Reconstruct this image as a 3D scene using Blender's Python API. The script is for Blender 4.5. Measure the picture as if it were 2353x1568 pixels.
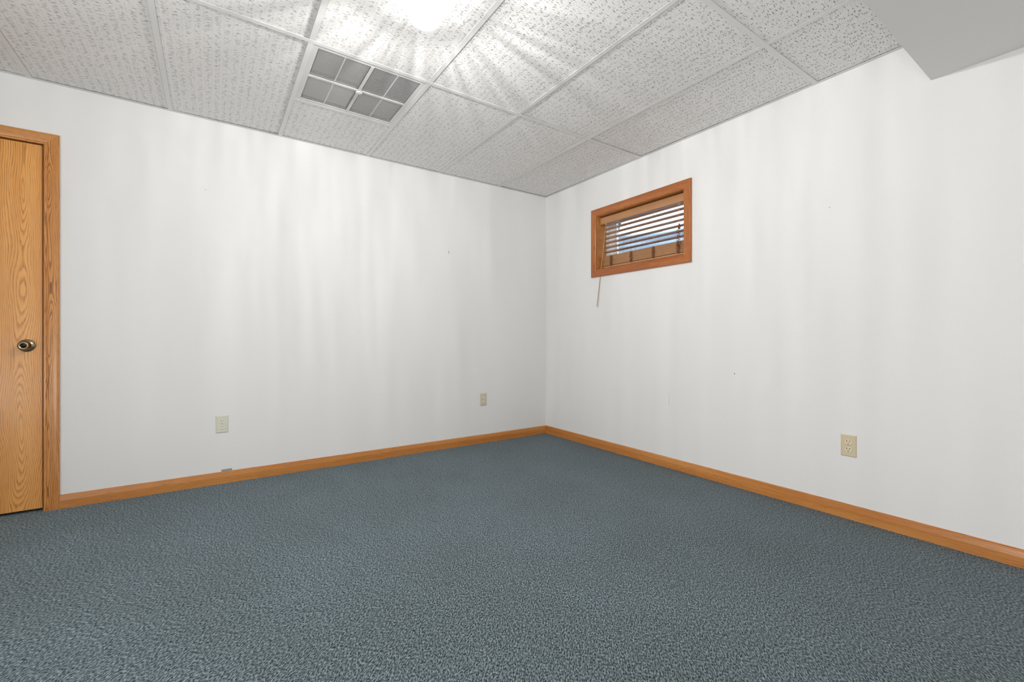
import bpy, bmesh, math, random
from mathutils import Vector, Matrix
random.seed(7)
S = bpy.context.scene
for o in list(bpy.data.objects):
    bpy.data.objects.remove(o, do_unlink=True)
COL = S.collection

# ------------------------------------------------------------------ camera, world, lamp level, exposure
H = 2.39                     # floor to suspended ceiling
XW, YS = -4.75, -4.55        # west wall plane, south wall plane (corner of the photo is the origin)
cam_d = bpy.data.cameras.new('camera')
cam = bpy.data.objects.new('camera', cam_d)
COL.objects.link(cam)
cam.location = (-2.8032, -3.4853, 0.9604)
cam.rotation_euler = (math.radians(90), 0, math.radians(55.617 - 90))
cam_d.lens = 1007.6 / 2353 * 36
cam_d.sensor_width = 36
cam_d.shift_y = -6 / 2353
cam_d.clip_start = 0.01
S.camera = cam

W = bpy.data.worlds.new('sky')
S.world = W
W.use_nodes = True
bg = W.node_tree.nodes['Background']
bg.inputs[0].default_value = (0.80, 0.90, 1.0, 1)
bg.inputs[1].default_value = 8.0

S.view_settings.view_transform = 'Standard'
S.view_settings.look = 'None'
S.view_settings.gamma = 1
S.view_settings.use_curve_mapping = False
S.view_settings.exposure = 0.34
LAMP_POWER = 52.0
STREAK_SIDE, STREAK_UP = 0.52, 2.5
# added fill light that brightens the ceiling, shining through an added west wall opening
HY0, HY1, HZ = -4.40, -2.60, 2.10
hd = bpy.data.lights.new('fill_light', 'AREA')
hd.shape = 'RECTANGLE'; hd.size = 0.8; hd.size_y = 1.7; hd.energy = 74.0; hd.color = (1.0, 0.985, 0.975)
hl = bpy.data.objects.new('fill_light', hd); COL.objects.link(hl)
hl.location = (XW - 0.30, (HY0 + HY1) / 2, 0.48); hl.rotation_euler = (0, math.radians(-90 - 36), 0)
LAMP = Vector((-2.085, -1.807, 2.282))

# ------------------------------------------------------------------ helpers
def lin(r, g, b):
    f = lambda c: (c / 255 / 12.92) if c / 255 <= 0.04045 else ((c / 255 + 0.055) / 1.055) ** 2.4
    return (f(r), f(g), f(b), 1)

def tag(o, label=None, cat=None, group=None, kind=None):
    if label: o['label'] = label
    if cat: o['category'] = cat
    if group: o['group'] = group
    if kind: o['kind'] = kind
    return o

def empty(name, loc=(0, 0, 0), parent=None):
    o = bpy.data.objects.new(name, None)
    o.empty_display_size = 0.05
    COL.objects.link(o)
    o.location = loc
    if parent: o.parent = parent
    return o

def mesh(name, verts, faces, mat, parent=None, grain=None, smooth=False, goff=(0, 0, 0)):
    """verts are in world space; the object keeps an identity transform relative to its parent's world place."""
    me = bpy.data.meshes.new(name)
    off = Vector((0, 0, 0))
    if parent:
        p = parent
        while p:
            off += Vector(p.location); p = p.parent
    # origin in the middle of the piece
    vs = [Vector(v) for v in verts]
    lo = Vector((min(v.x for v in vs), min(v.y for v in vs), min(v.z for v in vs)))
    hi = Vector((max(v.x for v in vs), max(v.y for v in vs), max(v.z for v in vs)))
    c = (lo + hi) / 2; c.z = lo.z
    me.from_pydata([v - c for v in vs], [], faces)
    mats = mat if isinstance(mat, (list, tuple)) else [mat]
    for m in mats: me.materials.append(m)
    if grain is not None:
        at = me.attributes.new('grain', 'FLOAT_VECTOR', 'POINT')
        order = {'x': (1, 2, 0), 'y': (0, 2, 1), 'z': (0, 1, 2)}[grain]
        flat = []
        for v in vs:
            w = v - c
            flat += [w[order[0]] + goff[0], w[order[1]] + goff[1], w[order[2]] + goff[2]]
        at.data.foreach_set('vector', flat)
    me.update()
    bm = bmesh.new(); bm.from_mesh(me)
    bmesh.ops.recalc_face_normals(bm, faces=bm.faces)
    bm.to_mesh(me); bm.free()
    if smooth:
        for p in me.polygons: p.use_smooth = True
    o = bpy.data.objects.new(name, me)
    COL.objects.link(o)
    o.location = c - off
    if parent: o.parent = parent
    return o

BF = [(0, 3, 2, 1), (4, 5, 6, 7), (0, 1, 5, 4), (1, 2, 6, 5), (2, 3, 7, 6), (3, 0, 4, 7)]
def bv(x0, x1, y0, y1, z0, z1):
    return [(x0, y0, z0), (x1, y0, z0), (x1, y1, z0), (x0, y1, z0), (x0, y0, z1), (x1, y0, z1), (x1, y1, z1), (x0, y1, z1)]

def box(name, x0, x1, y0, y1, z0, z1, mat, parent=None, grain=None, bevel=0, goff=(0, 0, 0)):
    o = mesh(name, bv(x0, x1, y0, y1, z0, z1), BF, mat, parent, grain, goff=goff)
    if bevel:
        m = o.modifiers.new('bevel', 'BEVEL'); m.width = bevel; m.segments = 2; m.limit_method = 'ANGLE'
    return o

def join_boxes(boxes):
    vs, fs = [], []
    for b in boxes:
        n = len(vs); vs += bv(*b); fs += [tuple(i + n for i in f) for f in BF]
    return vs, fs

def holed_wall(name, plane, p0, p1, a0, a1, z0, z1, hole, mat):
    """slab with one rectangular opening. plane 'x': thickness p0..p1 along x, a is y; plane 'y': thickness along y, a is x."""
    As = sorted({a0, hole[0], hole[1], a1}); Zs = sorted({z0, hole[2], hole[3], z1})
    idx, vs, fs = {}, [], []
    def V(a, z, p):
        k = (a, z, p)
        if k not in idx:
            idx[k] = len(vs)
            vs.append((p, a, z) if plane == 'x' else (a, p, z))
        return idx[k]
    cells = [(i, j) for i in range(len(As) - 1) for j in range(len(Zs) - 1)
             if not (As[i] >= hole[0] and As[i + 1] <= hole[1] and Zs[j] >= hole[2] and Zs[j + 1] <= hole[3])]
    cs = set(cells)
    for i, j in cells:
        q = [(As[i], Zs[j]), (As[i + 1], Zs[j]), (As[i + 1], Zs[j + 1]), (As[i], Zs[j + 1])]
        for p in (p0, p1): fs.append(tuple(V(a, z, p) for a, z in q))
        for (di, dj), (e0, e1) in {(0, -1): (0, 1), (1, 0): (1, 2), (0, 1): (2, 3), (-1, 0): (3, 0)}.items():
            if (i + di, j + dj) not in cs:
                A, B = q[e0], q[e1]
                fs.append((V(*A, p0), V(*B, p0), V(*B, p1), V(*A, p1)))
    return mesh(name, vs, fs, mat)

def lathe(profile, seg=32):
    """profile list of (r, h) -> verts along +Z"""
    vs, fs = [], []
    for r, h in profile:
        for k in range(seg):
            t = 2 * math.pi * k / seg
            vs.append((r * math.cos(t), r * math.sin(t), h))
    for i in range(len(profile) - 1):
        for k in range(seg):
            a, b = i * seg + k, i * seg + (k + 1) % seg
            fs.append((a, b, b + seg, a + seg))
    fs.append(tuple(range(seg - 1, -1, -1)))
    n = (len(profile) - 1) * seg
    fs.append(tuple(n + k for k in range(seg)))
    return vs, fs

def xf(vs, M): return [tuple(M @ Vector(v)) for v in vs]

def tube(pts, r, seg=8):
    vs, fs = [], []
    pts = [Vector(p) for p in pts]
    for i, p in enumerate(pts):
        d = (pts[min(i + 1, len(pts) - 1)] - pts[max(i - 1, 0)]).normalized()
        a = d.orthogonal().normalized() if i == 0 else (a - d * a.dot(d)).normalized()
        b = d.cross(a)
        for k in range(seg):
            t = 2 * math.pi * k / seg
            vs.append(tuple(p + (a * math.cos(t) + b * math.sin(t)) * r))
    for i in range(len(pts) - 1):
        for k in range(seg):
            q, w = i * seg + k, i * seg + (k + 1) % seg
            fs.append((q, w, w + seg, q + seg))
    fs.append(tuple(range(seg - 1, -1, -1)))
    n = (len(pts) - 1) * seg
    fs.append(tuple(n + k for k in range(seg)))
    return vs, fs

# ------------------------------------------------------------------ materials
class NT:
    def __init__(self, name):
        self.m = bpy.data.materials.new(name); self.m.use_nodes = True
        self.t = self.m.node_tree; self.b = self.t.nodes['Principled BSDF']; self.out = self.t.nodes['Material Output']
    def n(self, typ, ins=None, **kw):
        nd = self.t.nodes.new('ShaderNode' + typ)
        for k, v in kw.items(): setattr(nd, k, v)
        for k, v in (ins or {}).items():
            if hasattr(v, 'is_output'): self.t.links.new(v, nd.inputs[k])
            else: nd.inputs[k].default_value = v
        return nd
    def math(self, op, a, b=None, c=None, clamp=False):
        ins = {0: a}
        if b is not None: ins[1] = b
        if c is not None: ins[2] = c
        return self.n('Math', ins, operation=op, use_clamp=clamp).outputs[0]
    def ramp(self, fac, stops, interp='LINEAR'):
        nd = self.n('ValToRGB', {0: fac}); cr = nd.color_ramp; cr.interpolation = interp
        while len(cr.elements) < len(stops): cr.elements.new(0.5)
        for e, (p, c) in zip(cr.elements, stops): e.position = p; e.color = c
        return nd.outputs[0]
    def mix(self, f, a, b, blend='MIX'):
        nd = self.n('Mix', data_type='RGBA', blend_type=blend)
        for sock, v in ((nd.inputs[0], f), (nd.inputs[6], a), (nd.inputs[7], b)):
            if hasattr(v, 'is_output'): self.t.links.new(v, sock)
            else: sock.default_value = v
        return nd.outputs[2]
    def set(self, **kw):
        for k, v in kw.items():
            k = k.replace('_', ' ')
            if hasattr(v, 'is_output'): self.t.links.new(v, self.b.inputs[k])
            else: self.b.inputs[k].default_value = v
    def bump(self, h, dist, strength=1.0):
        nd = self.n('Bump', {'Height': h, 'Distance': dist, 'Strength': strength})
        self.t.links.new(nd.outputs[0], self.b.inputs['Normal'])

def g(v): return (v, v, v, 1)

def m_plain(name, col, rough=0.5, metal=0.0, bump=0.0, spec=0.5, var=0.03):
    N = NT(name)
    tc = N.n('TexCoord').outputs['Object']
    nz = N.n('TexNoise', {'Vector': tc, 'Scale': 60.0, 'Detail': 3.0}).outputs[0]
    dark = tuple(c * (1 - var) for c in col[:3]) + (1,)
    N.set(Base_Color=N.mix(nz, dark, col), Roughness=rough, Metallic=metal)
    N.b.inputs['Specular IOR Level'].default_value = spec
    if bump: N.bump(nz, bump)
    return N.m

def m_wall():
    N = NT('painted_drywall')
    pos = N.n('NewGeometry').outputs['Position']
    fine = N.n('TexNoise', {'Vector': pos, 'Scale': 260.0, 'Detail': 4.0}).outputs[0]
    big = N.n('TexNoise', {'Vector': pos, 'Scale': 1.1, 'Detail': 2.0}).outputs[0]
    N.set(Base_Color=N.mix(big, (0.745, 0.740, 0.730, 1), (0.76, 0.755, 0.745, 1)), Roughness=0.62)
    N.b.inputs['Specular IOR Level'].default_value = 0.3
    N.bump(fine, 0.0004, 0.5)
    return N.m

def m_tile():
    N = NT('fissured_mineral_tile')
    oi = N.n('ObjectInfo')
    pos = N.n('NewGeometry').outputs['Position']
    shift = N.n('VectorMath', {0: pos, 1: oi.outputs['Location']}, operation='ADD').outputs[0]
    warp = N.n('TexNoise', {'Vector': shift, 'Scale': 34.0, 'Detail': 1.0}).outputs['Color']
    wv = N.n('VectorMath', {0: warp, 1: (0.006, 0.011, 0.0)}, operation='MULTIPLY').outputs[0]
    p2 = N.n('VectorMath', {0: shift, 1: wv}, operation='ADD').outputs[0]
    def pits(sx, sy, thr, keep, soft):
        mp = N.n('Mapping', {'Vector': p2, 'Scale': (sx, sy, 1)})
        v = N.n('TexVoronoi', {'Vector': mp.outputs[0], 'Scale': 1.0, 'Randomness': 1.0}, voronoi_dimensions='2D')
        d = N.n('MapRange', {0: v.outputs['Distance'], 1: thr, 2: thr - soft, 3: 0.0, 4: 1.0}, clamp=True).outputs[0]
        sep = N.n('SeparateColor', {0: v.outputs['Color']}).outputs[0]
        k = N.math('LESS_THAN', sep, keep)
        return N.math('MULTIPLY', d, k)
    a = pits(26, 140, 0.215, 0.52, 0.10)       # long worm holes running parallel to the door wall
    b = pits(62, 210, 0.20, 0.42, 0.12)
    c = pits(230, 290, 0.20, 0.5, 0.14)
    m = N.math('MAXIMUM', N.math('MAXIMUM', a, N.math('MULTIPLY', b, 0.8)), N.math('MULTIPLY', c, 0.55))
    grit = N.n('TexNoise', {'Vector': pos, 'Scale': 320.0, 'Detail': 3.0}).outputs[0]
    base = N.mix(grit, (0.82, 0.805, 0.785, 1), (0.92, 0.905, 0.885, 1))
    N.set(Base_Color=N.mix(N.math('MULTIPLY', m, 0.80), base, (0.17, 0.165, 0.155, 1)), Roughness=0.95)
    N.b.inputs['Specular IOR Level'].default_value = 0.1
    h = N.math('SUBTRACT', N.math('MULTIPLY', grit, 0.12), m)
    N.bump(h, 0.0025, 0.8)
    return N.m

def m_carpet():
    N = NT('looped_carpet')
    pos = N.n('NewGeometry').outputs['Position']
    warp = N.n('TexNoise', {'Vector': pos, 'Scale': 55.0, 'Detail': 2.0}).outputs['Color']
    wv = N.n('VectorMath', {0: warp, 1: (0.006, 0.006, 0.0)}, operation='MULTIPLY').outputs[0]
    p = N.n('VectorMath', {0: pos, 1: wv}, operation='ADD').outputs[0]
    rot = N.n('VectorRotate', {'Vector': p, 'Axis': (0, 0, 1), 'Angle': math.radians(-45)}, rotation_type='AXIS_ANGLE').outputs[0]
    mp = N.n('Mapping', {'Vector': rot, 'Scale': (84, 150, 1)}).outputs[0]
    v = N.n('TexVoronoi', {'Vector': mp, 'Scale': 1.0, 'Randomness': 0.8}, voronoi_dimensions='2D')
    pit = N.n('MapRange', {0: v.outputs['Distance'], 1: 0.05, 2: 0.52, 3: 1.0, 4: 0.0}, clamp=True).outputs[0]
    cellr = N.n('SeparateColor', {0: v.outputs['Color']}).outputs[0]
    depth = N.math('MULTIPLY', pit, N.math('MULTIPLY_ADD', cellr, 0.6, 0.5))
    strand = N.n('TexNoise', {'Vector': N.n('Mapping', {'Vector': rot, 'Scale': (110, 225, 1)}).outputs[0], 'Scale': 1.0, 'Detail': 2.5, 'Roughness': 0.6}).outputs[0]
    t = N.math('SUBTRACT', N.math('ADD', 0.70, N.math('MULTIPLY', N.math('SUBTRACT', strand, 0.5), 3.2)), N.math('MULTIPLY', depth, 0.60))
    col = N.ramp(t, [(0.0, (0.016, 0.030, 0.037, 1)), (0.38, (0.085, 0.122, 0.140, 1)), (0.75, (0.215, 0.280, 0.312, 1)), (1.0, (0.36, 0.44, 0.475, 1))])
    big = N.n('TexNoise', {'Vector': pos, 'Scale': 1.7, 'Detail': 2.0}).outputs[0]
    col = N.mix(N.n('MapRange', {0: big, 1: 0.35, 2: 0.65, 3: 0.0, 4: 1.0}, clamp=True).outputs[0], N.mix(1.0, col, (0.93, 0.93, 0.91, 1), 'MULTIPLY'), N.mix(1.0, col, (1.04, 1.05, 1.07, 1), 'MULTIPLY'))
    N.set(Base_Color=col, Roughness=0.9)
    N.b.inputs['Specular IOR Level'].default_value = 0.15
    N.b.inputs['Sheen Weight'].default_value = 0.12
    N.b.inputs['Sheen Roughness'].default_value = 0.5
    N.bump(t, 0.004, 0.8)
    # the loops all lean one way, so the pile faces the lamp on one side of it and turns away on the other
    lean = N.n('VectorMath', {0: (0.76 * LEAN, -0.65 * LEAN, 1.0)}, operation='NORMALIZE').outputs[0]
    bn = [n for n in N.t.nodes if n.type == 'BUMP'][0]
    N.t.links.new(lean, bn.inputs['Normal'])
    return N.m

LEAN = 0.55
def m_oak(name, light, mid, dark, ring=1.0, contrast=1.0, rough=0.38, tilt=0.05, cx=0.0, depth=0.045):
    """plain-sawn oak: tilted growth cylinders cut by the board, plus long open pores. Grain runs along the third component."""
    N = NT(name)
    gv = N.n('Attribute', attribute_name='grain').outputs['Vector']
    rnd = N.n('ObjectInfo').outputs['Random']
    sh = N.n('CombineXYZ', {0: N.math('MULTIPLY', rnd, 0.02), 1: 0.0, 2: N.math('MULTIPLY', rnd, 17.0)}).outputs[0]
    p = N.n('VectorMath', {0: gv, 1: sh}, operation='ADD').outputs[0]
    lowm = N.n('Mapping', {'Vector': p, 'Scale': (7, 7, 1.6)}).outputs[0]
    low = N.n('TexNoise', {'Vector': lowm, 'Scale': 1.0, 'Detail': 2.0}).outputs['Color']
    lw = N.n('VectorMath', {0: N.n('VectorMath', {0: low, 1: (0.5, 0.5, 0.5)}, operation='SUBTRACT').outputs[0], 1: (0.075, 0.06, 0.0)}, operation='MULTIPLY').outputs[0]
    q = N.n('VectorMath', {0: p, 1: lw}, operation='ADD').outputs[0]
    s = N.n('SeparateXYZ', {0: q})
    X = N.math('SUBTRACT', s.outputs[0], cx)
    wob = N.n('TexNoise', {'Vector': N.n('Mapping', {'Vector': p, 'Scale': (0.4, 0.4, 1.5)}).outputs[0], 'Scale': 1.0, 'Detail': 1.0}).outputs[0]
    Y = N.math('ADD', N.math('ADD', s.outputs[1], depth), N.math('MULTIPLY', N.math('SUBTRACT', wob, 0.5), tilt * 4))
    r = N.math('SQRT', N.math('ADD', N.math('MULTIPLY', X, X), N.math('MULTIPLY', Y, Y)))
    jag = N.n('TexNoise', {'Vector': N.n('Mapping', {'Vector': p, 'Scale': (160, 160, 14)}).outputs[0], 'Scale': 1.0, 'Detail': 2.0}).outputs[0]
    ph = N.math('ADD', N.math('MULTIPLY', r, 130.0 * ring), N.math('MULTIPLY', jag, 0.55))
    fr = N.math('FRACT', ph)
    rings = N.n('FloatCurve', {'Value': fr})
    cv = rings.mapping.curves[0]
    cv.points[0].location = (0, 0.15); cv.points[1].location = (1, 0.1)
    cv.points.new(0.10, 1.0); cv.points.new(0.34, 0.55); cv.points.new(0.6, 0.08)
    rings.mapping.update()
    pores = N.n('TexNoise', {'Vector': N.n('Mapping', {'Vector': p, 'Scale': (420, 420, 9)}).outputs[0], 'Scale': 1.0, 'Detail': 2.0}).outputs[0]
    pm = N.n('MapRange', {0: pores, 1: 0.48, 2: 0.66, 3: 0.0, 4: 1.0}, clamp=True).outputs[0]
    broad = N.n('TexNoise', {'Vector': N.n('Mapping', {'Vector': p, 'Scale': (16, 16, 0.8)}).outputs[0], 'Scale': 1.0, 'Detail': 2.0}).outputs[0]
    base = N.mix(N.n('MapRange', {0: broad, 1: 0.3, 2: 0.7, 3: 0.0, 4: 1.0}, clamp=True).outputs[0], mid, light)
    f = N.math('MULTIPLY', rings.outputs[0], N.math('MULTIPLY_ADD', pm, 0.5, 0.55))
    f = N.math('MULTIPLY', f, contrast, clamp=True)
    N.set(Base_Color=N.mix(f, base, dark), Roughness=rough)
    N.b.inputs['Coat Weight'].default_value = 0.25
    N.b.inputs['Coat Roughness'].default_value = 0.2
    N.b.inputs['Specular IOR Level'].default_value = 0.35
    N.bump(N.math('MULTIPLY', f, -1.0), 0.0001, 0.5)
    return N.m

def m_glass():
    N = NT('window_glass')
    N.t.nodes.remove(N.b)
    fr = N.n('Fresnel', {'IOR': 1.45}).outputs[0]
    tr = N.n('BsdfTransparent', {0: (0.93, 0.97, 0.98, 1)}); gl = N.n('BsdfGlossy', {'Roughness': 0.02})
    mx = N.n('MixShader', {0: fr, 1: tr.outputs[0], 2: gl.outputs[0]})
    N.t.links.new(mx.outputs[0], N.out.inputs[0])
    return N.m

def m_glow(name, col, strength, clear):
    """ribbed lamp glass lit from inside: lets the bulb's light through and glows itself"""
    N = NT(name)
    N.t.nodes.remove(N.b)
    e = N.n('Emission', {0: col, 1: strength})
    tr = N.n('BsdfTransparent', {0: g(clear)})
    ad = N.n('AddShader', {0: e.outputs[0], 1: tr.outputs[0]})
    N.t.links.new(ad.outputs[0], N.out.inputs[0])
    return N.m

M_WALL = m_wall()
M_TILE = m_tile()
M_CARPET = m_carpet()
M_DOOR = m_oak('golden_oak_veneer', lin(230, 168, 94), lin(214, 148, 74), lin(158, 92, 32), ring=1.15, contrast=0.85, tilt=0.065, cx=0.318, depth=0.035)
M_CASE = m_oak('stained_oak_casing', lin(214, 150, 84), lin(196, 128, 60), lin(112, 58, 18), ring=1.5, contrast=1.0, tilt=0.03, depth=0.02)
M_BASE = m_oak('stained_oak_baseboard', lin(208, 144, 78), lin(190, 120, 54), lin(122, 66, 22), ring=1.1, contrast=0.9, tilt=0.02, depth=0.03)
M_WCASE = m_oak('reddish_oak_casing', lin(198, 126, 70), lin(172, 98, 48), lin(84, 38, 14), ring=1.5, contrast=1.0, tilt=0.03, depth=0.02)
M_JAMB = m_oak('oak_jamb', lin(206, 142, 74), lin(188, 122, 56), lin(140, 82, 30), ring=1.0, contrast=0.6)
M_BLIND = m_oak('tan_blind_wood', lin(184, 134, 88), lin(166, 116, 72), lin(136, 88, 50), ring=1.2, contrast=0.35, rough=0.45)
for _m in (M_JAMB, M_BLIND):
    _m.node_tree.nodes['Principled BSDF'].inputs['Coat Weight'].default_value = 0.9
    _m.node_tree.nodes['Principled BSDF'].inputs['Coat Roughness'].default_value = 0.28
M_TEE = m_plain('white_enamel_tee', (0.76, 0.755, 0.735, 1), 0.45)
M_VENT = m_plain('white_powder_coat', (0.70, 0.69, 0.675, 1), 0.4)
M_DARK = m_plain('dark_plenum', (0.05, 0.05, 0.05, 1), 0.9)
M_DUCT = m_plain('galvanised_duct', (0.30, 0.30, 0.29, 1), 0.55, 0.3)
M_BLACK = m_plain('black_slot', (0.008, 0.007, 0.006, 1), 0.7)
M_ALMOND = m_plain('almond_plastic', lin(206, 192, 162), 0.35)
M_ALMOND2 = m_plain('almond_plastic_light', lin(220, 207, 178), 0.3)
M_IVORY = m_plain('pale_grey_ivory_plastic', lin(212, 211, 194), 0.35)
M_IVORY2 = m_plain('ivory_plastic_light', lin(226, 224, 208), 0.3)
M_GREIGE = m_plain('greige_plastic', lin(196, 190, 172), 0.35)
M_GREIGE2 = m_plain('greige_plastic_light', lin(220, 208, 192), 0.3)
M_SCREW = m_plain('painted_screw', lin(190, 180, 155), 0.3, 0.4)
M_BRASS = m_plain('antique_brass', (0.36, 0.31, 0.21, 1), 0.24, 1.0)
M_BRASS_D = m_plain('dark_bronze', (0.03, 0.028, 0.024, 1), 0.22, 0.8)
M_VINYL = m_plain('white_vinyl', (0.82, 0.84, 0.86, 1), 0.4)
M_STEEL = m_plain('galvanised_well_steel', (0.13, 0.165, 0.21, 1), 0.5, 0.2)
M_GLASS = m_glass()
M_CORD = m_plain('brown_cord', lin(120, 72, 42), 0.8)
M_CORD_L = m_plain('tan_cord', lin(196, 150, 104), 0.8)
M_PUTTY = m_plain('grey_drywall_core', lin(158, 157, 152), 0.9, bump=0.001, var=0.25)
M_GRAPH = m_plain('pencil_mark', lin(176, 174, 172), 0.8)
M_PORC = m_plain('white_porcelain', (0.85, 0.85, 0.83, 1), 0.2)
M_CHIP = m_plain('white_crumb', (0.9, 0.9, 0.9, 1), 0.6)

# ------------------------------------------------------------------ the room shell
TOP = 2.72
T = 0.14
fl = mesh('floor', bv(XW - T, T, YS - T, T + 0.9, -0.12, 0.0), BF, M_CARPET)
tag(fl, 'blue grey looped carpet covering the whole floor', 'carpet', kind='structure')
DX0, DX1, DZ = -4.372, -3.5715, 2.046      # rough opening between the door jambs
WY0, WY1, WZ0, WZ1 = -1.592, -0.712, 1.552, 2.040
wn = holed_wall('wall_north', 'y', 0.0, T, XW - T, T, 0.0, TOP, (DX0, DX1, 0.0, DZ), M_WALL)
tag(wn, 'off-white painted wall with the oak door and two outlets', 'wall', kind='structure')
we = holed_wall('wall_east', 'x', 0.0, T, YS, 0.0, 0.0, TOP, (WY0, WY1, WZ0, WZ1), M_WALL)
tag(we, 'off-white painted wall with the small high window', 'wall', kind='structure')
ws = box('wall_south', XW - T, T, YS - T, YS, 0.0, TOP, M_WALL)
tag(ws, 'off-white painted wall behind the viewer, opposite the oak door', 'wall', kind='structure')
ww = holed_wall('wall_west', 'x', XW - T, XW, YS, 0.0, 0.0, TOP, (HY0, HY1, 0.0, HZ), M_WALL)  # opening added to let the fill light in
tag(ww, 'off-white painted wall out of view with an added opening for the fill light, opposite the small window', 'wall', kind='structure')
cl_v, cl_f = join_boxes([(DX0 - 0.3, DX0 - 0.2, T, T + 0.8, 0, 2.3), (DX1 + 0.2, DX1 + 0.3, T, T + 0.8, 0, 2.3),
                         (DX0 - 0.3, DX1 + 0.3, T + 0.8, T + 0.9, 0, 2.3), (DX0 - 0.3, DX1 + 0.3, T, T + 0.9, 2.3, 2.4)])
wc = mesh('wall_light_block', cl_v, cl_f, M_WALL)  # added box, stops outside light leaking round the door
tag(wc, 'added unseen box behind the closed oak door that keeps out stray light', 'wall', kind='structure')

HW = XW - T
hv, hf = join_boxes([(HW - 1.6, HW, HY0 - 0.7, HY0 - 0.6, 0, 2.45), (HW - 1.6, HW, HY1 + 0.6, HY1 + 0.7, 0, 2.45),
                     (HW - 1.7, HW - 1.6, HY0 - 0.7, HY1 + 0.7, 0, 2.45), (HW - 1.7, HW, HY0 - 0.7, HY1 + 0.7, 2.45, 2.55), (HW - 1.7, HW, HY0 - 0.7, HY1 + 0.7, -0.1, 0)])
hr = mesh('wall_fill_box', hv, hf, M_WALL)  # added box that encloses the fill light
tag(hr, 'added unseen box round the fill light beyond the west opening', 'wall', kind='structure')

# marks that belong to the walls
def wall_spot(x, y, z, r, dz, mat, name, par, axis):
    seg = 8; vs = []
    for d in (0.0, -0.0008):
        for k in range(seg):
            t = 2 * math.pi * k / seg
            a, b = r * math.cos(t), (r + dz) * math.sin(t)
            vs.append((x + a, d, z + b) if axis == 'y' else (d, y + a, z + b))
    fs = [(k, (k + 1) % seg, (k + 1) % seg + seg, k + seg) for k in range(seg)] + [tuple(range(seg)), tuple(range(2 * seg - 1, seg - 1, -1))]
    return mesh(name, vs, fs, mat, par)
wall_spot(-1.0925, 0, 1.7225, 0.0028, 0.0018, M_BLACK, 'nail_hole', wn, 'y')
wall_spot(-1.0875, 0, 1.7105, 0.0028, 0.0022, M_BLACK, 'nail_hole', wn, 'y')
wall_spot(-2.838, 0, 1.930, 0.0024, 0, M_PUTTY, 'nail_hole', wn, 'y')
wall_spot(0, -2.481, 1.681, 0.0026, 0, M_PUTTY, 'nail_hole', we, 'x')
wall_spot(0, -1.950, 0.731, 0.0028, 0.001, M_BLACK, 'nail_hole', we, 'x')
wall_spot(0, -0.2065, 0.279, 0.0028, 0, M_PUTTY, 'nail_hole', we, 'x')
mesh('pencil_line', bv(-0.0006, 0.0, -1.455, -1.4535, 0.456, 0.545), BF, M_GRAPH, we)
box('bare_patch', -2.752, -2.692, -0.001, 0.0, 0.060, 0.0905, M_PUTTY, wn)

# ------------------------------------------------------------------ baseboards
def baseboard(name, a0, a1, axis, label, m0=True, m1=True):
    prof = [(0, 0), (0.0135, 0), (0.0135, 0.044), (0.0125, 0.050), (0.0105, 0.058), (0.0090, 0.066), (0.0070, 0.0725), (0.0030, 0.0760), (0, 0.0762)]
    vs = []
    for e, (a, m) in enumerate(((a0, m0), (a1, m1))):
        for t, z in prof:
            s = (t if e == 0 else -t) if m else 0
            vs.append((a + s, -t, z) if axis == 'y' else (-t, a + s, z))
    n = len(prof)
    fs = [(i, (i + 1) % n, (i + 1) % n + n, i + n) for i in range(n)] + [tuple(range(n)), tuple(range(2 * n - 1, n - 1, -1))]
    o = mesh(name, vs, fs, M_BASE, grain='x' if axis == 'y' else 'y')
    return tag(o, label, 'baseboard', kind='structure')
baseboard('baseboard_north', -3.5125, -0.0, 'y', 'stained oak baseboard from the door casing to the corner', m0=False)
baseboard('baseboard_east', YS, -0.0, 'x', 'stained oak baseboard running under the small window', m0=True)
baseboard('baseboard_west_part', XW, DX0 - 0.075, 'y', 'short stained oak baseboard on the far side of the door', m1=False).name = 'trim_1'

# ------------------------------------------------------------------ casings (mitred frames)
PROF = [(0, 0), (0, 0.0095), (0.002, 0.0105), (0.0075, 0.0110), (0.0100, 0.0095), (0.0120, 0.0110), (0.020, 0.0135), (0.040, 0.0165), (0.052, 0.0175), (0.0585, 0.0165), (0.061, 0.0140), (0.061, 0)]
def casing(name, p0, p1, outv, nrm, m0, m1, mat, parent, grain, width=1.0):
    p0, p1, outv, nrm = Vector(p0), Vector(p1), Vector(outv), Vector(nrm)
    al = (p1 - p0).normalized()
    vs = []
    for p, s, m in ((p0, -1, m0), (p1, 1, m1)):
        for w, t in PROF:
            w *= width
            vs.append(tuple(p + outv * w + nrm * t + al * (s * w if m else 0)))
    n = len(PROF)
    fs = [(i, (i + 1) % n, (i + 1) % n + n, i + n) for i in range(n)] + [tuple(range(n)), tuple(range(2 * n - 1, n - 1, -1))]
    return mesh(name, vs, fs, mat, parent, grain)

# ------------------------------------------------------------------ door
door = empty('door_1', (-3.978, 0, 0))
tag(door, 'closed flush oak door with a round antique brass knob', 'door', kind='structure')
cx0, cx1, cz = -4.372, -3.5735, 2.040       # inner edges of the casing
casing('casing', (cx1, 0, 0.0), (cx1, 0, cz), (1, 0, 0), (0, -1, 0), False, True, M_CASE, door, 'z')
casing('casing', (cx0, 0, 0.0), (cx0, 0, cz), (-1, 0, 0), (0, -1, 0), False, True, M_CASE, door, 'z')
casing('casing', (cx0, 0, cz), (cx1, 0, cz), (0, 0, 1), (0, -1, 0), True, True, M_CASE, door, 'x')
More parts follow.
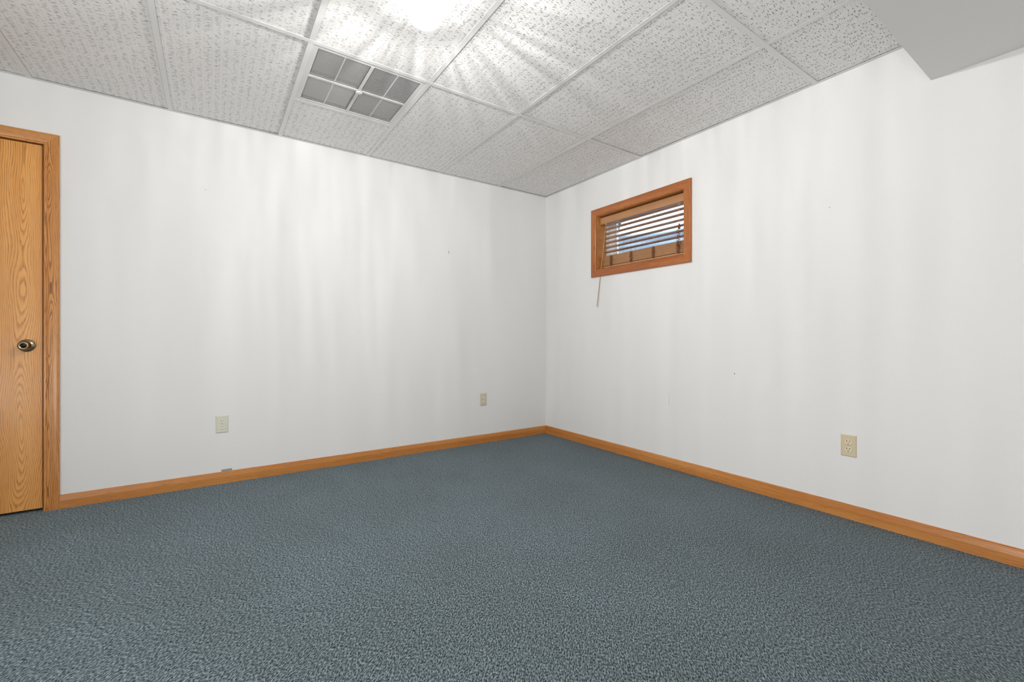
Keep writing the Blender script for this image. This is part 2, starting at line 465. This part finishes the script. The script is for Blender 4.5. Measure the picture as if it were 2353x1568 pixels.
# jambs lining the opening, reveal set back from the casing edge
box('jamb', -3.5770, -3.5720, 0.0005, T - 0.002, 0, 2.041, M_JAMB, door, 'z')
box('jamb', -4.3715, -4.3665, 0.0005, T - 0.002, 0, 2.041, M_JAMB, door, 'z')
box('jamb', -4.3715, -3.5720, 0.0005, T - 0.002, 2.041, 2.0455, M_JAMB, door, 'x')
box('door_stop', -3.5895, -3.5770, 0.046, 0.075, 0, 2.041, M_JAMB, door, 'z')
box('door_stop', -4.3665, -4.354, 0.046, 0.075, 0, 2.041, M_JAMB, door, 'z')
box('door_stop', -4.354, -3.5895, 0.046, 0.075, 2.029, 2.041, M_JAMB, door, 'x')
PX1 = -3.5820
slab = box('door_panel', -4.363, PX1, 0.008, 0.043, 0.016, 2.035, M_DOOR, door, 'z', bevel=0.001)
# knob: rose, stepped neck, barrel and dark centre (axis points into the room, -y)
KX, KZ = -3.643, 0.921
MR = Matrix.Translation((KX, 0.008, KZ)) @ Matrix.Rotation(math.radians(90), 4, 'X')
kv, kf = lathe([(0.0335, 0), (0.0345, 0.002), (0.0330, 0.0045), (0.0305, 0.006), (0.0290, 0.0075), (0.0240, 0.010), (0.0190, 0.013), (0.0180, 0.019),
                (0.0215, 0.025), (0.0255, 0.031), (0.0270, 0.0365), (0.0266, 0.0400), (0.0250, 0.0420), (0.0252, 0.0436), (0.0228, 0.0462), (0.0230, 0.0478), (0.0206, 0.0505), (0.0207, 0.0520), (0.0192, 0.0545), (0.0170, 0.0556), (0.0145, 0.0552), (0.0130, 0.0530)], 44)
knob = mesh('door_knob', xf(kv, MR), kf, M_BRASS, slab, smooth=True)
knob['label'] = 'antique brass stepped round knob on a round rose'
kv, kf = lathe([(0.0133, 0.0518), (0.0125, 0.0532), (0.0095, 0.0545), (0.0050, 0.0552), (0.0046, 0.0560), (0.0005, 0.0562)], 28)
kc = mesh('knob_centre', xf(kv, MR), kf, M_BRASS_D, slab, smooth=True)
kc['label'] = 'dark turn button in the knob'
box('strike_plate', -3.5780, -3.5768, 0.012, 0.040, KZ - 0.026, KZ + 0.030, M_BRASS, door, bevel=0.0005)

# ------------------------------------------------------------------ window
win = empty('window_1', (0.0, -1.152, 1.56))
tag(win, 'small high basement window framed in reddish oak', 'window', kind='structure')
iy0, iy1, iz0, iz1 = -1.583, -0.7175, 1.5625, 2.0355
casing('casing', (0, iy1, iz0), (0, iy1, iz1), (0, 1, 0), (-1, 0, 0), True, True, M_WCASE, win, 'z')
casing('casing', (0, iy0, iz0), (0, iy0, iz1), (0, -1, 0), (-1, 0, 0), True, True, M_WCASE, win, 'z')
casing('casing', (0, iy0, iz1), (0, iy1, iz1), (0, 0, 1), (-1, 0, 0), True, True, M_WCASE, win, 'y')
casing('casing', (0, iy0, iz0), (0, iy1, iz0), (0, 0, -1), (-1, 0, 0), True, True, M_WCASE, win, 'y')
D = 0.155
box('window_jamb', 0.0005, D, -0.7215, -0.7125, WZ0 + .0005, WZ1 - .0005, M_JAMB, win, 'x')
box('window_jamb', 0.0005, D, -1.5915, -1.5825, WZ0 + .0005, WZ1 - .0005, M_JAMB, win, 'x')
box('window_jamb', 0.0005, D, -1.5825, -0.7215, 2.0325, 2.0395, M_JAMB, win, 'y')
box('window_sill', 0.0005, D, -1.5825, -0.7215, 1.5525, 1.5605, M_JAMB, win, 'y')
# vinyl slider: outer frame, two sashes with panes
fy0, fy1, fz0, fz1 = -1.5825, -0.7215, 1.5605, 2.0325
box('window_frame', D - 0.045, D + 0.02, fy0, fy0 + 0.03, fz0, fz1, M_VINYL, win, bevel=.002)
box('window_frame', D - 0.045, D + 0.02, fy1 - 0.03, fy1, fz0, fz1, M_VINYL, win, bevel=.002)
box('window_frame', D - 0.045, D + 0.02, fy0 + 0.03, fy1 - 0.03, fz1 - 0.03, fz1, M_VINYL, win, bevel=.002)
box('window_frame', D - 0.045, D + 0.02, fy0 + 0.03, fy1 - 0.03, fz0, fz0 + 0.03, M_VINYL, win, bevel=.002)
def sash(y0, y1, x):
    z0, z1 = fz0 + 0.03, fz1 - 0.03
    w = 0.034
    vs, fs = [], []
    for p in (x, x + 0.022):
        for yy, zz in ((y0, z0), (y1, z0), (y1, z1), (y0, z1), (y0 + w, z0 + w), (y1 - w - .045, z0 + w), (y1 - w - .045, z1 - w), (y0 + w, z1 - w)):
            vs.append((p, yy, zz))
    for k in range(4):
        a, b = k, (k + 1) % 4
        fs += [(a, b, b + 4, a + 4), (a + 8, b + 8, b + 12, a + 12), (a, b, b + 8, a + 8), (a + 4, b + 4, b + 12, a + 12)]
    s = mesh('sash', vs, fs, M_VINYL, win)
    box('pane', x + 0.009, x + 0.013, y0 + w - .002, y1 - w + .002, z0 + w - .002, z1 - w + .002, M_GLASS, s)
sash(fy0 + 0.03, fy1 - 0.03, D - 0.030)
# corrugated steel window well outside
vs, fs = [], []
NR, NA = 44, 40
for i in range(NR + 1):
    z = 1.20 + i * (1.955 - 1.20) / NR
    r = 0.62 + 0.012 * math.sin(i / NR * math.pi * 2 * 8)
    for k in range(NA + 1):
        t = -math.pi / 2 + math.pi * k / NA
        vs.append((T + 0.03 + r * 0.85 * math.cos(t), -1.152 + r * math.sin(t), z))
for i in range(NR):
    for k in range(NA):
        a = i * (NA + 1) + k
        fs.append((a, a + 1, a + NA + 2, a + NA + 1))
well = mesh('window_well', vs, fs, M_STEEL, smooth=True)
sd = well.modifiers.new('thick', 'SOLIDIFY'); sd.thickness = 0.003
tag(well, 'curved corrugated steel well seen outside through the small window', 'window well')

# ------------------------------------------------------------------ wooden blind in the window recess
bl = empty('window_blind', (0.06, -1.152, 1.562))
tag(bl, 'tan wooden slat blind lowered inside the small high window', 'blind')
sy0, sy1 = -1.568, -0.742
box('valance', 0.028, 0.037, -1.576, -0.728, 1.962, 2.020, M_BLIND, bl, 'y', bevel=0.002)
box('headrail', 0.040, 0.090, sy0, sy1, 1.985, 2.026, M_BLIND, bl, 'y', bevel=0.002)
def slat_mesh(z):
    vs, n = [], 6
    for y in (sy0, sy1):
        for side in (0, 1):
            for k in range(n + 1):
                u = k / n if side == 0 else 1 - k / n
                x = 0.042 + 0.050 * u
                crown = 0.0022 * (1 - (2 * u - 1) ** 2)
                vs.append((x, y, z + crown + (0.0027 if side else 0) - 0.004 * (u - .5)))
    m = 2 * (n + 1)
    fs = [(i, (i + 1) % m, (i + 1) % m + m, i + m) for i in range(m)] + [tuple(range(m)), tuple(range(2 * m - 1, m - 1, -1))]
    return vs, fs
s0 = None
for k in range(7):
    z = 1.6795 + 0.0405 * k + 0.0365
    if s0 is None:
        v, f = slat_mesh(z); s0 = mesh('slat', v, f, M_BLIND, bl, 'y'); z00 = z
    else:
        c = s0.copy(); COL.objects.link(c); c.parent = bl; c.location = s0.location + Vector((0, 0, z - z00))
# gathered slats resting on the bottom rail
for k in range(24):
    c = s0.copy(); COL.objects.link(c); c.parent = bl
    c.location = s0.location + Vector((random.uniform(-0.0012, 0.0012), random.uniform(-0.0015, 0.0015), (1.5937 + 0.00352 * k) - z00))
box('bottom_rail', 0.040, 0.094, sy0, sy1, 1.5755, 1.5915, M_BLIND, bl, 'y', bevel=0.002)
lady = [-0.845, -1.062, -1.282, -1.505]
for i, y in enumerate(lady):
    for x in (0.0405, 0.0935):
        v, f = tube([(x, y, 1.985), (x, y, 1.83), (x, y, 1.676)], 0.0009, 6)
        mesh('ladder_cord', v, f, M_CORD_L if i != 1 else M_CORD, bl)
    v, f = tube([(0.067, y + 0.004, 1.985), (0.067, y + 0.004, 1.60)], 0.0008, 5)
    # slack ladder loops bunched in front of the gathered slats
    pts = []
    rr = random.Random(20 + i)
    N_ = 150
    for q in range(N_):
        u = q / (N_ - 1)
        a_ = q * 0.62 + 1.4 * math.sin(q * 0.21 + i)
        pts.append((0.034 - 0.006 * math.cos(a_), y - 0.004 + (0.012 + 0.005 * math.sin(q * .33 + i)) * math.sin(a_) * (0.55 + 0.45 * math.sin(math.pi * u)), 1.676 - 0.088 * u + 0.006 * math.sin(q * 0.9 + 2 * i)))
    v, f = tube(pts, 0.0011, 5)
    mesh('slack_cord', v, f, M_CORD, bl)
# lift cords with wooden tassel at the right
yt = -1.528
v, f = tube([(0.0245, yt, 1.965), (0.022, yt - 0.001, 1.88), (0.020, yt, 1.80)], 0.0010, 6)
mesh('lift_cord', v, f, M_CORD_L, bl)
v, f = tube([(0.0245, yt + 0.010, 1.965), (0.022, yt + 0.007, 1.88), (0.020, yt + 0.003, 1.80)], 0.0010, 6)
mesh('lift_cord', v, f, M_CORD_L, bl)
v, f = lathe([(0.0025, 0.042), (0.005, 0.038), (0.0055, 0.030), (0.009, 0.016), (0.0100, 0.008), (0.0085, 0.001), (0.005, 0.0)], 16)
v = xf(v, Matrix.Translation((0.020, yt + 0.001, 1.762)))
mesh('tassel', v, f, M_CORD, bl, smooth=True)
rr = random.Random(5)
pts = [(0.020, yt + 0.001, 1.762)]
for q in range(190):
    u = q / 189
    a_ = q * 0.60 + 1.3 * math.sin(q * 0.19)
    pts.append((0.020 - 0.006 * math.cos(a_), yt + 0.008 + (0.012 + 0.006 * math.sin(q * .31)) * math.sin(a_), 1.755 - 0.125 * u + 0.006 * math.sin(q * 0.8)))
v, f = tube(pts, 0.0011, 5)
mesh('slack_cord', v, f, M_CORD, bl)
v, f = tube([(0.018, yt + 0.02, 1.69), (0.012, yt + 0.036, 1.65), (0.010, yt + 0.036, 1.61), (0.012, yt + 0.02, 1.585), (0.012, yt + 0.005, 1.58)], 0.0011, 6)
mesh('cord_loop', v, f, M_CORD_L, bl)
v, f = tube([(0.018, yt, 1.70), (0.012, yt - 0.004, 1.66), (0.010, yt - 0.018, 1.63), (0.012, yt - 0.035, 1.615)], 0.0011, 6)
mesh('cord_loop', v, f, M_CORD_L, bl)
# tilt wand hanging over the casing
wp0, wp1 = Vector((0.024, -0.800, 1.948)), Vector((-0.030, -0.745, 1.234))
v, f = tube([wp0, wp0.lerp(wp1, .5), wp1], 0.0030, 8)
wand = mesh('tilt_wand', v, f, M_CORD_L, bl, smooth=True)
v, f = tube([(0.030, -0.801, 1.964), (0.022, -0.801, 1.958), wp0], 0.0016, 6)
mesh('wand_hook', v, f, M_VINYL, bl)

# ------------------------------------------------------------------ suspended ceiling
deck = box('ceiling', XW - T, T, YS - T, T, TOP, TOP + 0.1, M_DARK)
tag(deck, 'suspended ceiling of white fissured tiles in a metal grid', 'ceiling', kind='structure')
GX = [-0.576 - 0.6105 * k for k in range(7)]              # tees running away from the door wall
GX = [x for x in GX if x > XW + 0.1]
GY = [-1.199, -1.199 - 1.2195]                            # tees parallel to the door wall
SOFY, SOFZ = -2.894, 2.180                                 # soffit edge
YB = SOFY - 0.0
FW = 0.0122
def tee(a0, a1, c, axis, z0, zt=0.0):
    """inverted T: flange and web in one piece"""
    pr = [(-FW, 0), (FW, 0), (FW, 0.0012), (0.0012, 0.0016), (0.0012, 0.030), (-0.0012, 0.030), (-0.0012, 0.0016), (-FW, 0.0012)]
    vs = []
    for a in (a0, a1):
        for w, z in pr:
            vs.append((c + w, a, z0 + z) if axis == 'y' else (a, c + w, z0 + z))
    n = len(pr)
    fs = [(i, (i + 1) % n, (i + 1) % n + n, i + n) for i in range(n)] + [tuple(range(n)), tuple(range(2 * n - 1, n - 1, -1))]
    return mesh('ceiling_tee', vs, fs, M_TEE, deck)
for y in GY: tee(XW, 0.0, y, 'x', H - 0.0004)
ys = [0.0] + GY + [SOFY]
for x in GX:
    for a, b in zip(ys[:-1], ys[1:]):
        tee(b + (FW if b != SOFY else 0), a - (FW if a != 0 else 0), x, 'y', H)
VY1, VY0 = -0.588, -1.199
VX0, VX1 = GX[3 - 0], GX[2]
tee(VX0 + FW, VX1 - FW, VY1, 'x', H + 0.0008)
# wall angles
def angle(a0, a1, axis, name='wall_angle'):
    pr = [(0, 0), (0.020, 0), (0.020, 0.0012), (0.0012, 0.0012), (0.0012, 0.022), (0, 0.022)]
    vs = []
    for a in (a0, a1):
        for w, z in pr: vs.append((a, -w, H - 0.0012 + z) if axis == 'x' else (-w, a, H - 0.0012 + z))
    n = len(pr)
    fs = [(i, (i + 1) % n, (i + 1) % n + n, i + n) for i in range(n)] + [tuple(range(n)), tuple(range(2 * n - 1, n - 1, -1))]
    return mesh(name, vs, fs, M_TEE, deck)
angle(XW, 0.0, 'x'); angle(SOFY, -0.020, 'y')
# tiles, each a little uneven in its opening
xs = [0.0] + GX + [XW]
def tile(x0, x1, y0, y1, lifts):
    e = 0.004
    x0 += e; x1 -= e; y0 += e; y1 -= e
    z = H + 0.0022
    L = lifts
    vs = [(x0, y0, z + L[0]), (x1, y0, z + L[1]), (x1, y1, z + L[2]), (x0, y1, z + L[3]),
          (x0, y0, z + .016), (x1, y0, z + .016), (x1, y1, z + .016), (x0, y1, z + .016)]
    mesh('ceiling_tile', vs, BF, M_TILE, deck)
# (column index, row index) -> corner lifts (x0y0, x1y0, x1y1, x0y1)
for i in range(len(xs) - 1):
    x1, x0 = xs[i], xs[i + 1]
    for j in range(len(ys) - 1):
        y1, y0 = ys[j], ys[j + 1]
        r = [random.uniform(0, 0.0022) for _ in range(4)]
        if (i, j) == (0, 0): r = [0.004, 0.0, 0.004, 0.004]
        if (i, j) == (0, 1): r = [0.003, 0.001, 0.005, 0.004]
        if (i, j) == (4, 0): r[2] = 0.006; r[1] = 0.004
        if (i, j) == (4, 1): r[1] = 0.006; r[2] = 0.006
        if (i, j) == (3, 0):
            tile(x0, x1, VY1, y1, r)
            continue
        tile(x0, x1, y0, y1, r)

# soffit along the south side, dropped below the ceiling
sof = box('soffit', XW, 0.0, YS, SOFY, SOFZ, TOP, M_WALL)
tag(sof, 'dropped painted drywall soffit at the upper right', 'soffit', kind='structure')

# ------------------------------------------------------------------ perforated supply vent (2 ft square)
vent = empty('air_vent', ((VX0 + VX1) / 2, (VY0 + VY1) / 2, H))
tag(vent, 'white perforated square air diffuser set in the ceiling grid beside the lamp', 'vent')
vx0, vx1, vy0, vy1 = VX0 + 0.004, VX1 - 0.004, VY0 + 0.004, VY1 - 0.004
FR = 0.034
def frame_mesh(name, x0, x1, y0, y1, w, z0, z1, mat, parent):
    vs, fs = [], []
    for z in (z0, z1):
        for xx, yy in ((x0, y0), (x1, y0), (x1, y1), (x0, y1), (x0 + w, y0 + w), (x1 - w, y0 + w), (x1 - w, y1 - w), (x0 + w, y1 - w)):
            vs.append((xx, yy, z))
    for k in range(4):
        a, b = k, (k + 1) % 4
        fs += [(a, b, b + 4, a + 4), (a + 8, b + 8, b + 12, a + 12), (a, b, b + 8, a + 8), (a + 4, b + 4, b + 12, a + 12)]
    return mesh(name, vs, fs, mat, parent)
frame_mesh('vent_frame', vx0, vx1, vy0, vy1, FR, H + 0.0015, H + 0.004, M_VENT, vent)
mx, my = (vx0 + vx1) / 2, (vy0 + vy1) / 2
box('cross_bar', mx - 0.0085, mx + 0.0085, vy0 + FR - .001, vy1 - FR + .001, H + 0.0005, H + 0.0040, M_VENT, vent)
box('cross_bar', vx0 + FR - .001, mx - 0.0085, my - 0.0085, my + 0.0085, H + 0.0005, H + 0.0040, M_VENT, vent)
box('cross_bar', mx + 0.0085, vx1 - FR + .001, my - 0.0085, my + 0.0085, H + 0.0005, H + 0.0040, M_VENT, vent)
def perforated(x0, x1, y0, y1):
    """sheet of staggered hexagonal holes: every cell is six quads round a hole"""
    P = 0.0078
    R = P / math.sqrt(3); r = R * 0.71
    z = H + 0.0030
    key, vs, fs = {}, [], []
    def V(x, y):
        k = (round(x, 5), round(y, 5))
        if k not in key: key[k] = len(vs); vs.append((x, y, z))
        return key[k]
    rows = int((y1 - y0) / (1.5 * R)); cols = int((x1 - x0) / P)
    ox = (x1 - x0 - cols * P) / 2; oy = (y1 - y0 - rows * 1.5 * R) / 2
    for j in range(rows):
        for i in range(cols - (j % 2)):
            cx = x0 + ox + P * (i + 0.5 + 0.5 * (j % 2)); cy = y0 + oy + 1.5 * R * (j + 0.5)
            o_, n_ = [], []
            for k in range(6):
                t = math.radians(90 + 60 * k)
                o_.append(V(cx + R * math.cos(t), cy + R * math.sin(t)))
                vs.append((cx + r * math.cos(t), cy + r * math.sin(t), z)); n_.append(len(vs) - 1)
            for k in range(6): fs.append((o_[k], o_[(k + 1) % 6], n_[(k + 1) % 6], n_[k]))
    return vs, fs
qs = [(vx0 + FR, mx - 0.0085), (mx + 0.0085, vx1 - FR)]
qt = [(vy0 + FR, my - 0.0085), (my + 0.0085, vy1 - FR)]
for i, (a0, a1) in enumerate(qs):
    for j, (b0, b1) in enumerate(qt):
        v, f = perforated(a0, a1, b0, b1)
        pn = mesh('perforated_panel', v, f, M_VENT, vent)
        am, bm_ = (a0 + a1) / 2, (b0 + b1) / 2
        w = 0.0028
        box('seam', am - w, am + w, b0, b1, H + 0.0018, H + 0.0029, M_VENT, pn)
# duct box above the sheet and the deflector plates behind its near half
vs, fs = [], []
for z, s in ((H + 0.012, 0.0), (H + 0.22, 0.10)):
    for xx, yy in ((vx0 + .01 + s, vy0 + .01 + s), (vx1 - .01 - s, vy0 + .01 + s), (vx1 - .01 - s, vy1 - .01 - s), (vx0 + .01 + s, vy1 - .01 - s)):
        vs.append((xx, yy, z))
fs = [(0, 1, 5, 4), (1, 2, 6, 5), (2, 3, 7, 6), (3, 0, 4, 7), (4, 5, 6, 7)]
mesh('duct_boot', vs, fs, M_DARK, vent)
M_DF1 = m_plain('deflector_lit', (0.40, 0.40, 0.39, 1), 0.6); M_DF2 = m_plain('deflector_half_shade', (0.22, 0.22, 0.215, 1), 0.6); M_DF3 = m_plain('deflector_shade', (0.09, 0.09, 0.085, 1), 0.6)  # lit-to-dark difference between vent quadrants put into the plate colours
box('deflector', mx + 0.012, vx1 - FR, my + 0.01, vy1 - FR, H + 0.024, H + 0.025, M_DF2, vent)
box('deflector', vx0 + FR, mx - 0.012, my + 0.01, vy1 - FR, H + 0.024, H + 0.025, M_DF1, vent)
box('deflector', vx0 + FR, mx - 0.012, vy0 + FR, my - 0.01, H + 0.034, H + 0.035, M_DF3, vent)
kv, kf = lathe([(0.004, 0.004), (0.004, -0.008), (0.018, -0.0085), (0.0195, -0.010), (0.0175, -0.0122), (0.006, -0.0130)], 24)
mesh('centre_knob', xf(kv, Matrix.Translation((mx, my, H))), kf, M_VENT, vent, smooth=True)

# ------------------------------------------------------------------ ceiling lamp with ribbed glass
lamp = empty('ceiling_lamp', (LAMP.x, LAMP.y, H))
tag(lamp, 'lit ribbed glass ceiling lamp on a white round base', 'lamp')
kv, kf = lathe([(0.070, 0.0), (0.070, -0.010), (0.062, -0.020), (0.050, -0.026)], 40)
mesh('lamp_base', xf(kv, Matrix.Translation((LAMP.x, LAMP.y, H))), kf, M_PORC, lamp, smooth=True)
kv, kf = lathe([(0.020, -0.026), (0.020, -0.056), (0.015, -0.060)], 24)
mesh('bulb_socket', xf(kv, Matrix.Translation((LAMP.x, LAMP.y, H))), kf, M_PORC, lamp, smooth=True)
# ribbed shade, narrowing to a rounded bottom
seg = 96
prof = [(0.056, -0.024), (0.066, -0.036), (0.074, -0.055), (0.078, -0.075), (0.077, -0.095), (0.070, -0.115), (0.058, -0.132), (0.042, -0.145), (0.022, -0.153), (0.004, -0.156)]
vs, fs = [], []
for r, h in prof:
    for k in range(seg):
        t = 2 * math.pi * k / seg
        q = r * (1 + 0.022 * math.cos(24 * t))
        vs.append((LAMP.x + q * math.cos(t), LAMP.y + q * math.sin(t), H + h))
for i in range(len(prof) - 1):
    for k in range(seg):
        a, b = i * seg + k, i * seg + (k + 1) % seg
        fs.append((a, b, b + seg, a + seg))
mesh('glass_shade', vs, fs, m_glow('lit_ribbed_glass', (1.0, 0.985, 0.96, 1), 1.6, 1.0), lamp, smooth=True)
bvs, bfs = lathe([(0.012, -0.052), (0.014, -0.066), (0.026, -0.085), (0.030, -0.102), (0.026, -0.120), (0.014, -0.131), (0.003, -0.134)], 24)
mesh('bulb', xf(bvs, Matrix.Translation((LAMP.x, LAMP.y, H))), bfs, m_glow('lit_bulb', (1, 0.98, 0.95, 1), 4.0, 1.0), lamp, smooth=True)
# the lamp's light, with the radial flutter that the ribbed glass throws on walls and ceiling
ld = bpy.data.lights.new('lamp_light', 'POINT')
ld.energy = LAMP_POWER; ld.shadow_soft_size = 0.022; ld.color = (1.0, 0.985, 0.965)
ld.use_nodes = True
nt = ld.node_tree
em = nt.nodes['Emission']
tc = nt.nodes.new('ShaderNodeTexCoord')
sp = nt.nodes.new('ShaderNodeSeparateXYZ'); nt.links.new(tc.outputs['Normal'], sp.inputs[0])
def lm(op, a, b=None, c=None):
    n = nt.nodes.new('ShaderNodeMath'); n.operation = op
    for i, v in enumerate((a, b, c)):
        if v is None: continue
        if hasattr(v, 'is_output'): nt.links.new(v, n.inputs[i])
        else: n.inputs[i].default_value = v
    return n.outputs[0]
rad = lm('MAXIMUM', lm('SQRT', lm('ADD', lm('MULTIPLY', sp.outputs[0], sp.outputs[0]), lm('MULTIPLY', sp.outputs[1], sp.outputs[1]))), 0.02)
cb = nt.nodes.new('ShaderNodeCombineXYZ')
nt.links.new(lm('DIVIDE', sp.outputs[0], rad), cb.inputs[0]); nt.links.new(lm('DIVIDE', sp.outputs[1], rad), cb.inputs[1])
nt.links.new(lm('MULTIPLY', sp.outputs[2], 0.11), cb.inputs[2])
def ln(scale, detail, rough):
    n = nt.nodes.new('ShaderNodeTexNoise'); n.inputs['Scale'].default_value = scale; n.inputs['Detail'].default_value = detail
    n.inputs['Roughness'].default_value = rough
    nt.links.new(cb.outputs[0], n.inputs['Vector'])
    return n.outputs[0]
def mapr(v, a, b, c, d):
    n = nt.nodes.new('ShaderNodeMapRange')
    for k, x in enumerate((v, a, b, c, d)):
        if hasattr(x, 'is_output'): nt.links.new(x, n.inputs[k])
        else: n.inputs[k].default_value = x
    return n.outputs[0]
up = mapr(sp.outputs[2], 0.0, 0.20, 0.0, 1.0)
amp = lm('MULTIPLY_ADD', up, STREAK_UP, STREAK_SIDE)
wave = lm('ADD', lm('MULTIPLY', lm('SUBTRACT', ln(7.0, 2.0, 0.5), 0.5), 0.7), lm('MULTIPLY', lm('SUBTRACT', ln(25.0, 1.5, 0.5), 0.5), 1.3))
flut = lm('MAXIMUM', lm('MULTIPLY_ADD', wave, amp, 1.0), 0.25)
# the base plate and socket shade the steep upward directions
shade = mapr(sp.outputs[2], 0.03, 0.32, 1.0, 0.035)
nt.links.new(lm('MULTIPLY', flut, shade), em.inputs['Strength'])
lo = bpy.data.objects.new('lamp_light', ld); COL.objects.link(lo)
lo.parent = lamp; lo.location = (0, 0, LAMP.z - H)

# ------------------------------------------------------------------ wall outlets
def outlet(name_label, centre, axis, body, face, group):
    r = empty('wall_outlet', centre)
    tag(r, name_label, 'outlet')
    def P(a, n, z):      # a: sideways, n: out of the wall, z: up, relative to centre
        return (centre[0] + a, centre[1] - n, centre[2] + z) if axis == 'y' else (centre[0] - n, centre[1] - a, centre[2] + z)
    w, h = 0.035, 0.0572
    # bevelled cover plate
    vs = [P(sx * w, 0, sz * h) for sx, sz in ((-1, -1), (1, -1), (1, 1), (-1, 1))]
    vs += [P(sx * w, 0.0025, sz * h) for sx, sz in ((-1, -1), (1, -1), (1, 1), (-1, 1))]
    vs += [P(sx * (w - .004), 0.0058, sz * (h - .004)) for sx, sz in ((-1, -1), (1, -1), (1, 1), (-1, 1))]
    fs = [(0, 1, 2, 3), (8, 9, 10, 11)]
    for b in (0, 4):
        for k in range(4): fs.append((b + k, b + (k + 1) % 4, b + 4 + (k + 1) % 4, b + 4 + k))
    mesh('cover_plate', vs, fs, body, r)
    for s in (-1, 1):
        cz = s * 0.0195
        # receptacle: circle flattened top and bottom
        ring = []
        for k in range(32):
            t = 2 * math.pi * k / 32
            ring.append((0.0172 * math.cos(t), max(-0.0143, min(0.0143, 0.0172 * math.sin(t)))))
        vs = [P(a, 0.0050, cz + z) for a, z in ring] + [P(a, 0.0078, cz + z) for a, z in ring] + [P(a * .93, 0.0084, cz + z * .93) for a, z in ring]
        fs = [tuple(range(64, 96))] + [(k, (k + 1) % 32, (k + 1) % 32 + 32, k + 32) for k in range(32)] + [(k + 32, (k + 1) % 32 + 32, (k + 1) % 32 + 64, k + 64) for k in range(32)]
        rc = mesh('receptacle', vs, fs, face, r)
        for a, hh in ((-0.0064, 0.0046), (0.0064, 0.0038)):
            vs = [P(a + sa * 0.0013, n, cz + 0.0045 + sz * hh) for n in (0.0080, 0.0087) for sa, sz in ((-1, -1), (1, -1), (1, 1), (-1, 1))]
            mesh('slot', vs, BF, M_BLACK, rc)
        gr = [(0.0024 * math.cos(2 * math.pi * k / 10), 0.0024 * math.sin(2 * math.pi * k / 10)) for k in range(10)]
        vs = [P(a, 0.0080, cz - 0.0078 + z) for a, z in gr] + [P(a, 0.0087, cz - 0.0078 + z) for a, z in gr]
        fs = [tuple(range(10)), tuple(range(10, 20))] + [(k, (k + 1) % 10, (k + 1) % 10 + 10, k + 10) for k in range(10)]
        mesh('ground_hole', vs, fs, M_BLACK, rc)
        # dark joint round the receptacle
        vs = [P(a * 1.05, 0.0056, cz + z * 1.06) for a, z in ring] + [P(a * 1.05, 0.0062, cz + z * 1.06) for a, z in ring]
        fs = [tuple(range(32, 64))] + [(k, (k + 1) % 32, (k + 1) % 32 + 32, k + 32) for k in range(32)]
        mesh('joint', vs, fs, M_SCREW, r)
    gr = [(0.0030 * math.cos(2 * math.pi * k / 12), 0.0030 * math.sin(2 * math.pi * k / 12)) for k in range(12)]
    vs = [P(a, 0.0055, z) for a, z in gr] + [P(a, 0.0068, z) for a, z in gr]
    fs = [tuple(range(12)), tuple(range(12, 24))] + [(k, (k + 1) % 12, (k + 1) % 12 + 12, k + 12) for k in range(12)]
    mesh('screw', vs, fs, M_SCREW, r)
    return r
outlet('pale grey-ivory duplex outlet on the door wall, nearer the door', (-2.7475, 0, 0.3925), 'y', M_IVORY, M_IVORY2, None)
outlet('greige duplex outlet on the door wall, near the room corner', (-0.740, 0, 0.3980), 'y', M_GREIGE, M_GREIGE2, None)
outlet('tan almond duplex outlet low on the wall with the window', (0, -2.5695, 0.3885), 'x', M_ALMOND, M_ALMOND2, None)

# crumb on the carpet by the baseboard
vs = [(-0.052 + dx, -1.379 + dy, z) for dx, dy, z in ((-.004, 0, 0.0), (0, -.003, 0.0), (.004, 0, 0.0), (0, .003, 0.0), (0.001, 0, 0.003))]
cr = mesh('crumb', vs, [(0, 1, 2, 3), (0, 1, 4), (1, 2, 4), (2, 3, 4), (3, 0, 4)], M_CHIP)
tag(cr, 'tiny white crumb on the carpet beside the baseboard under the window', 'debris')
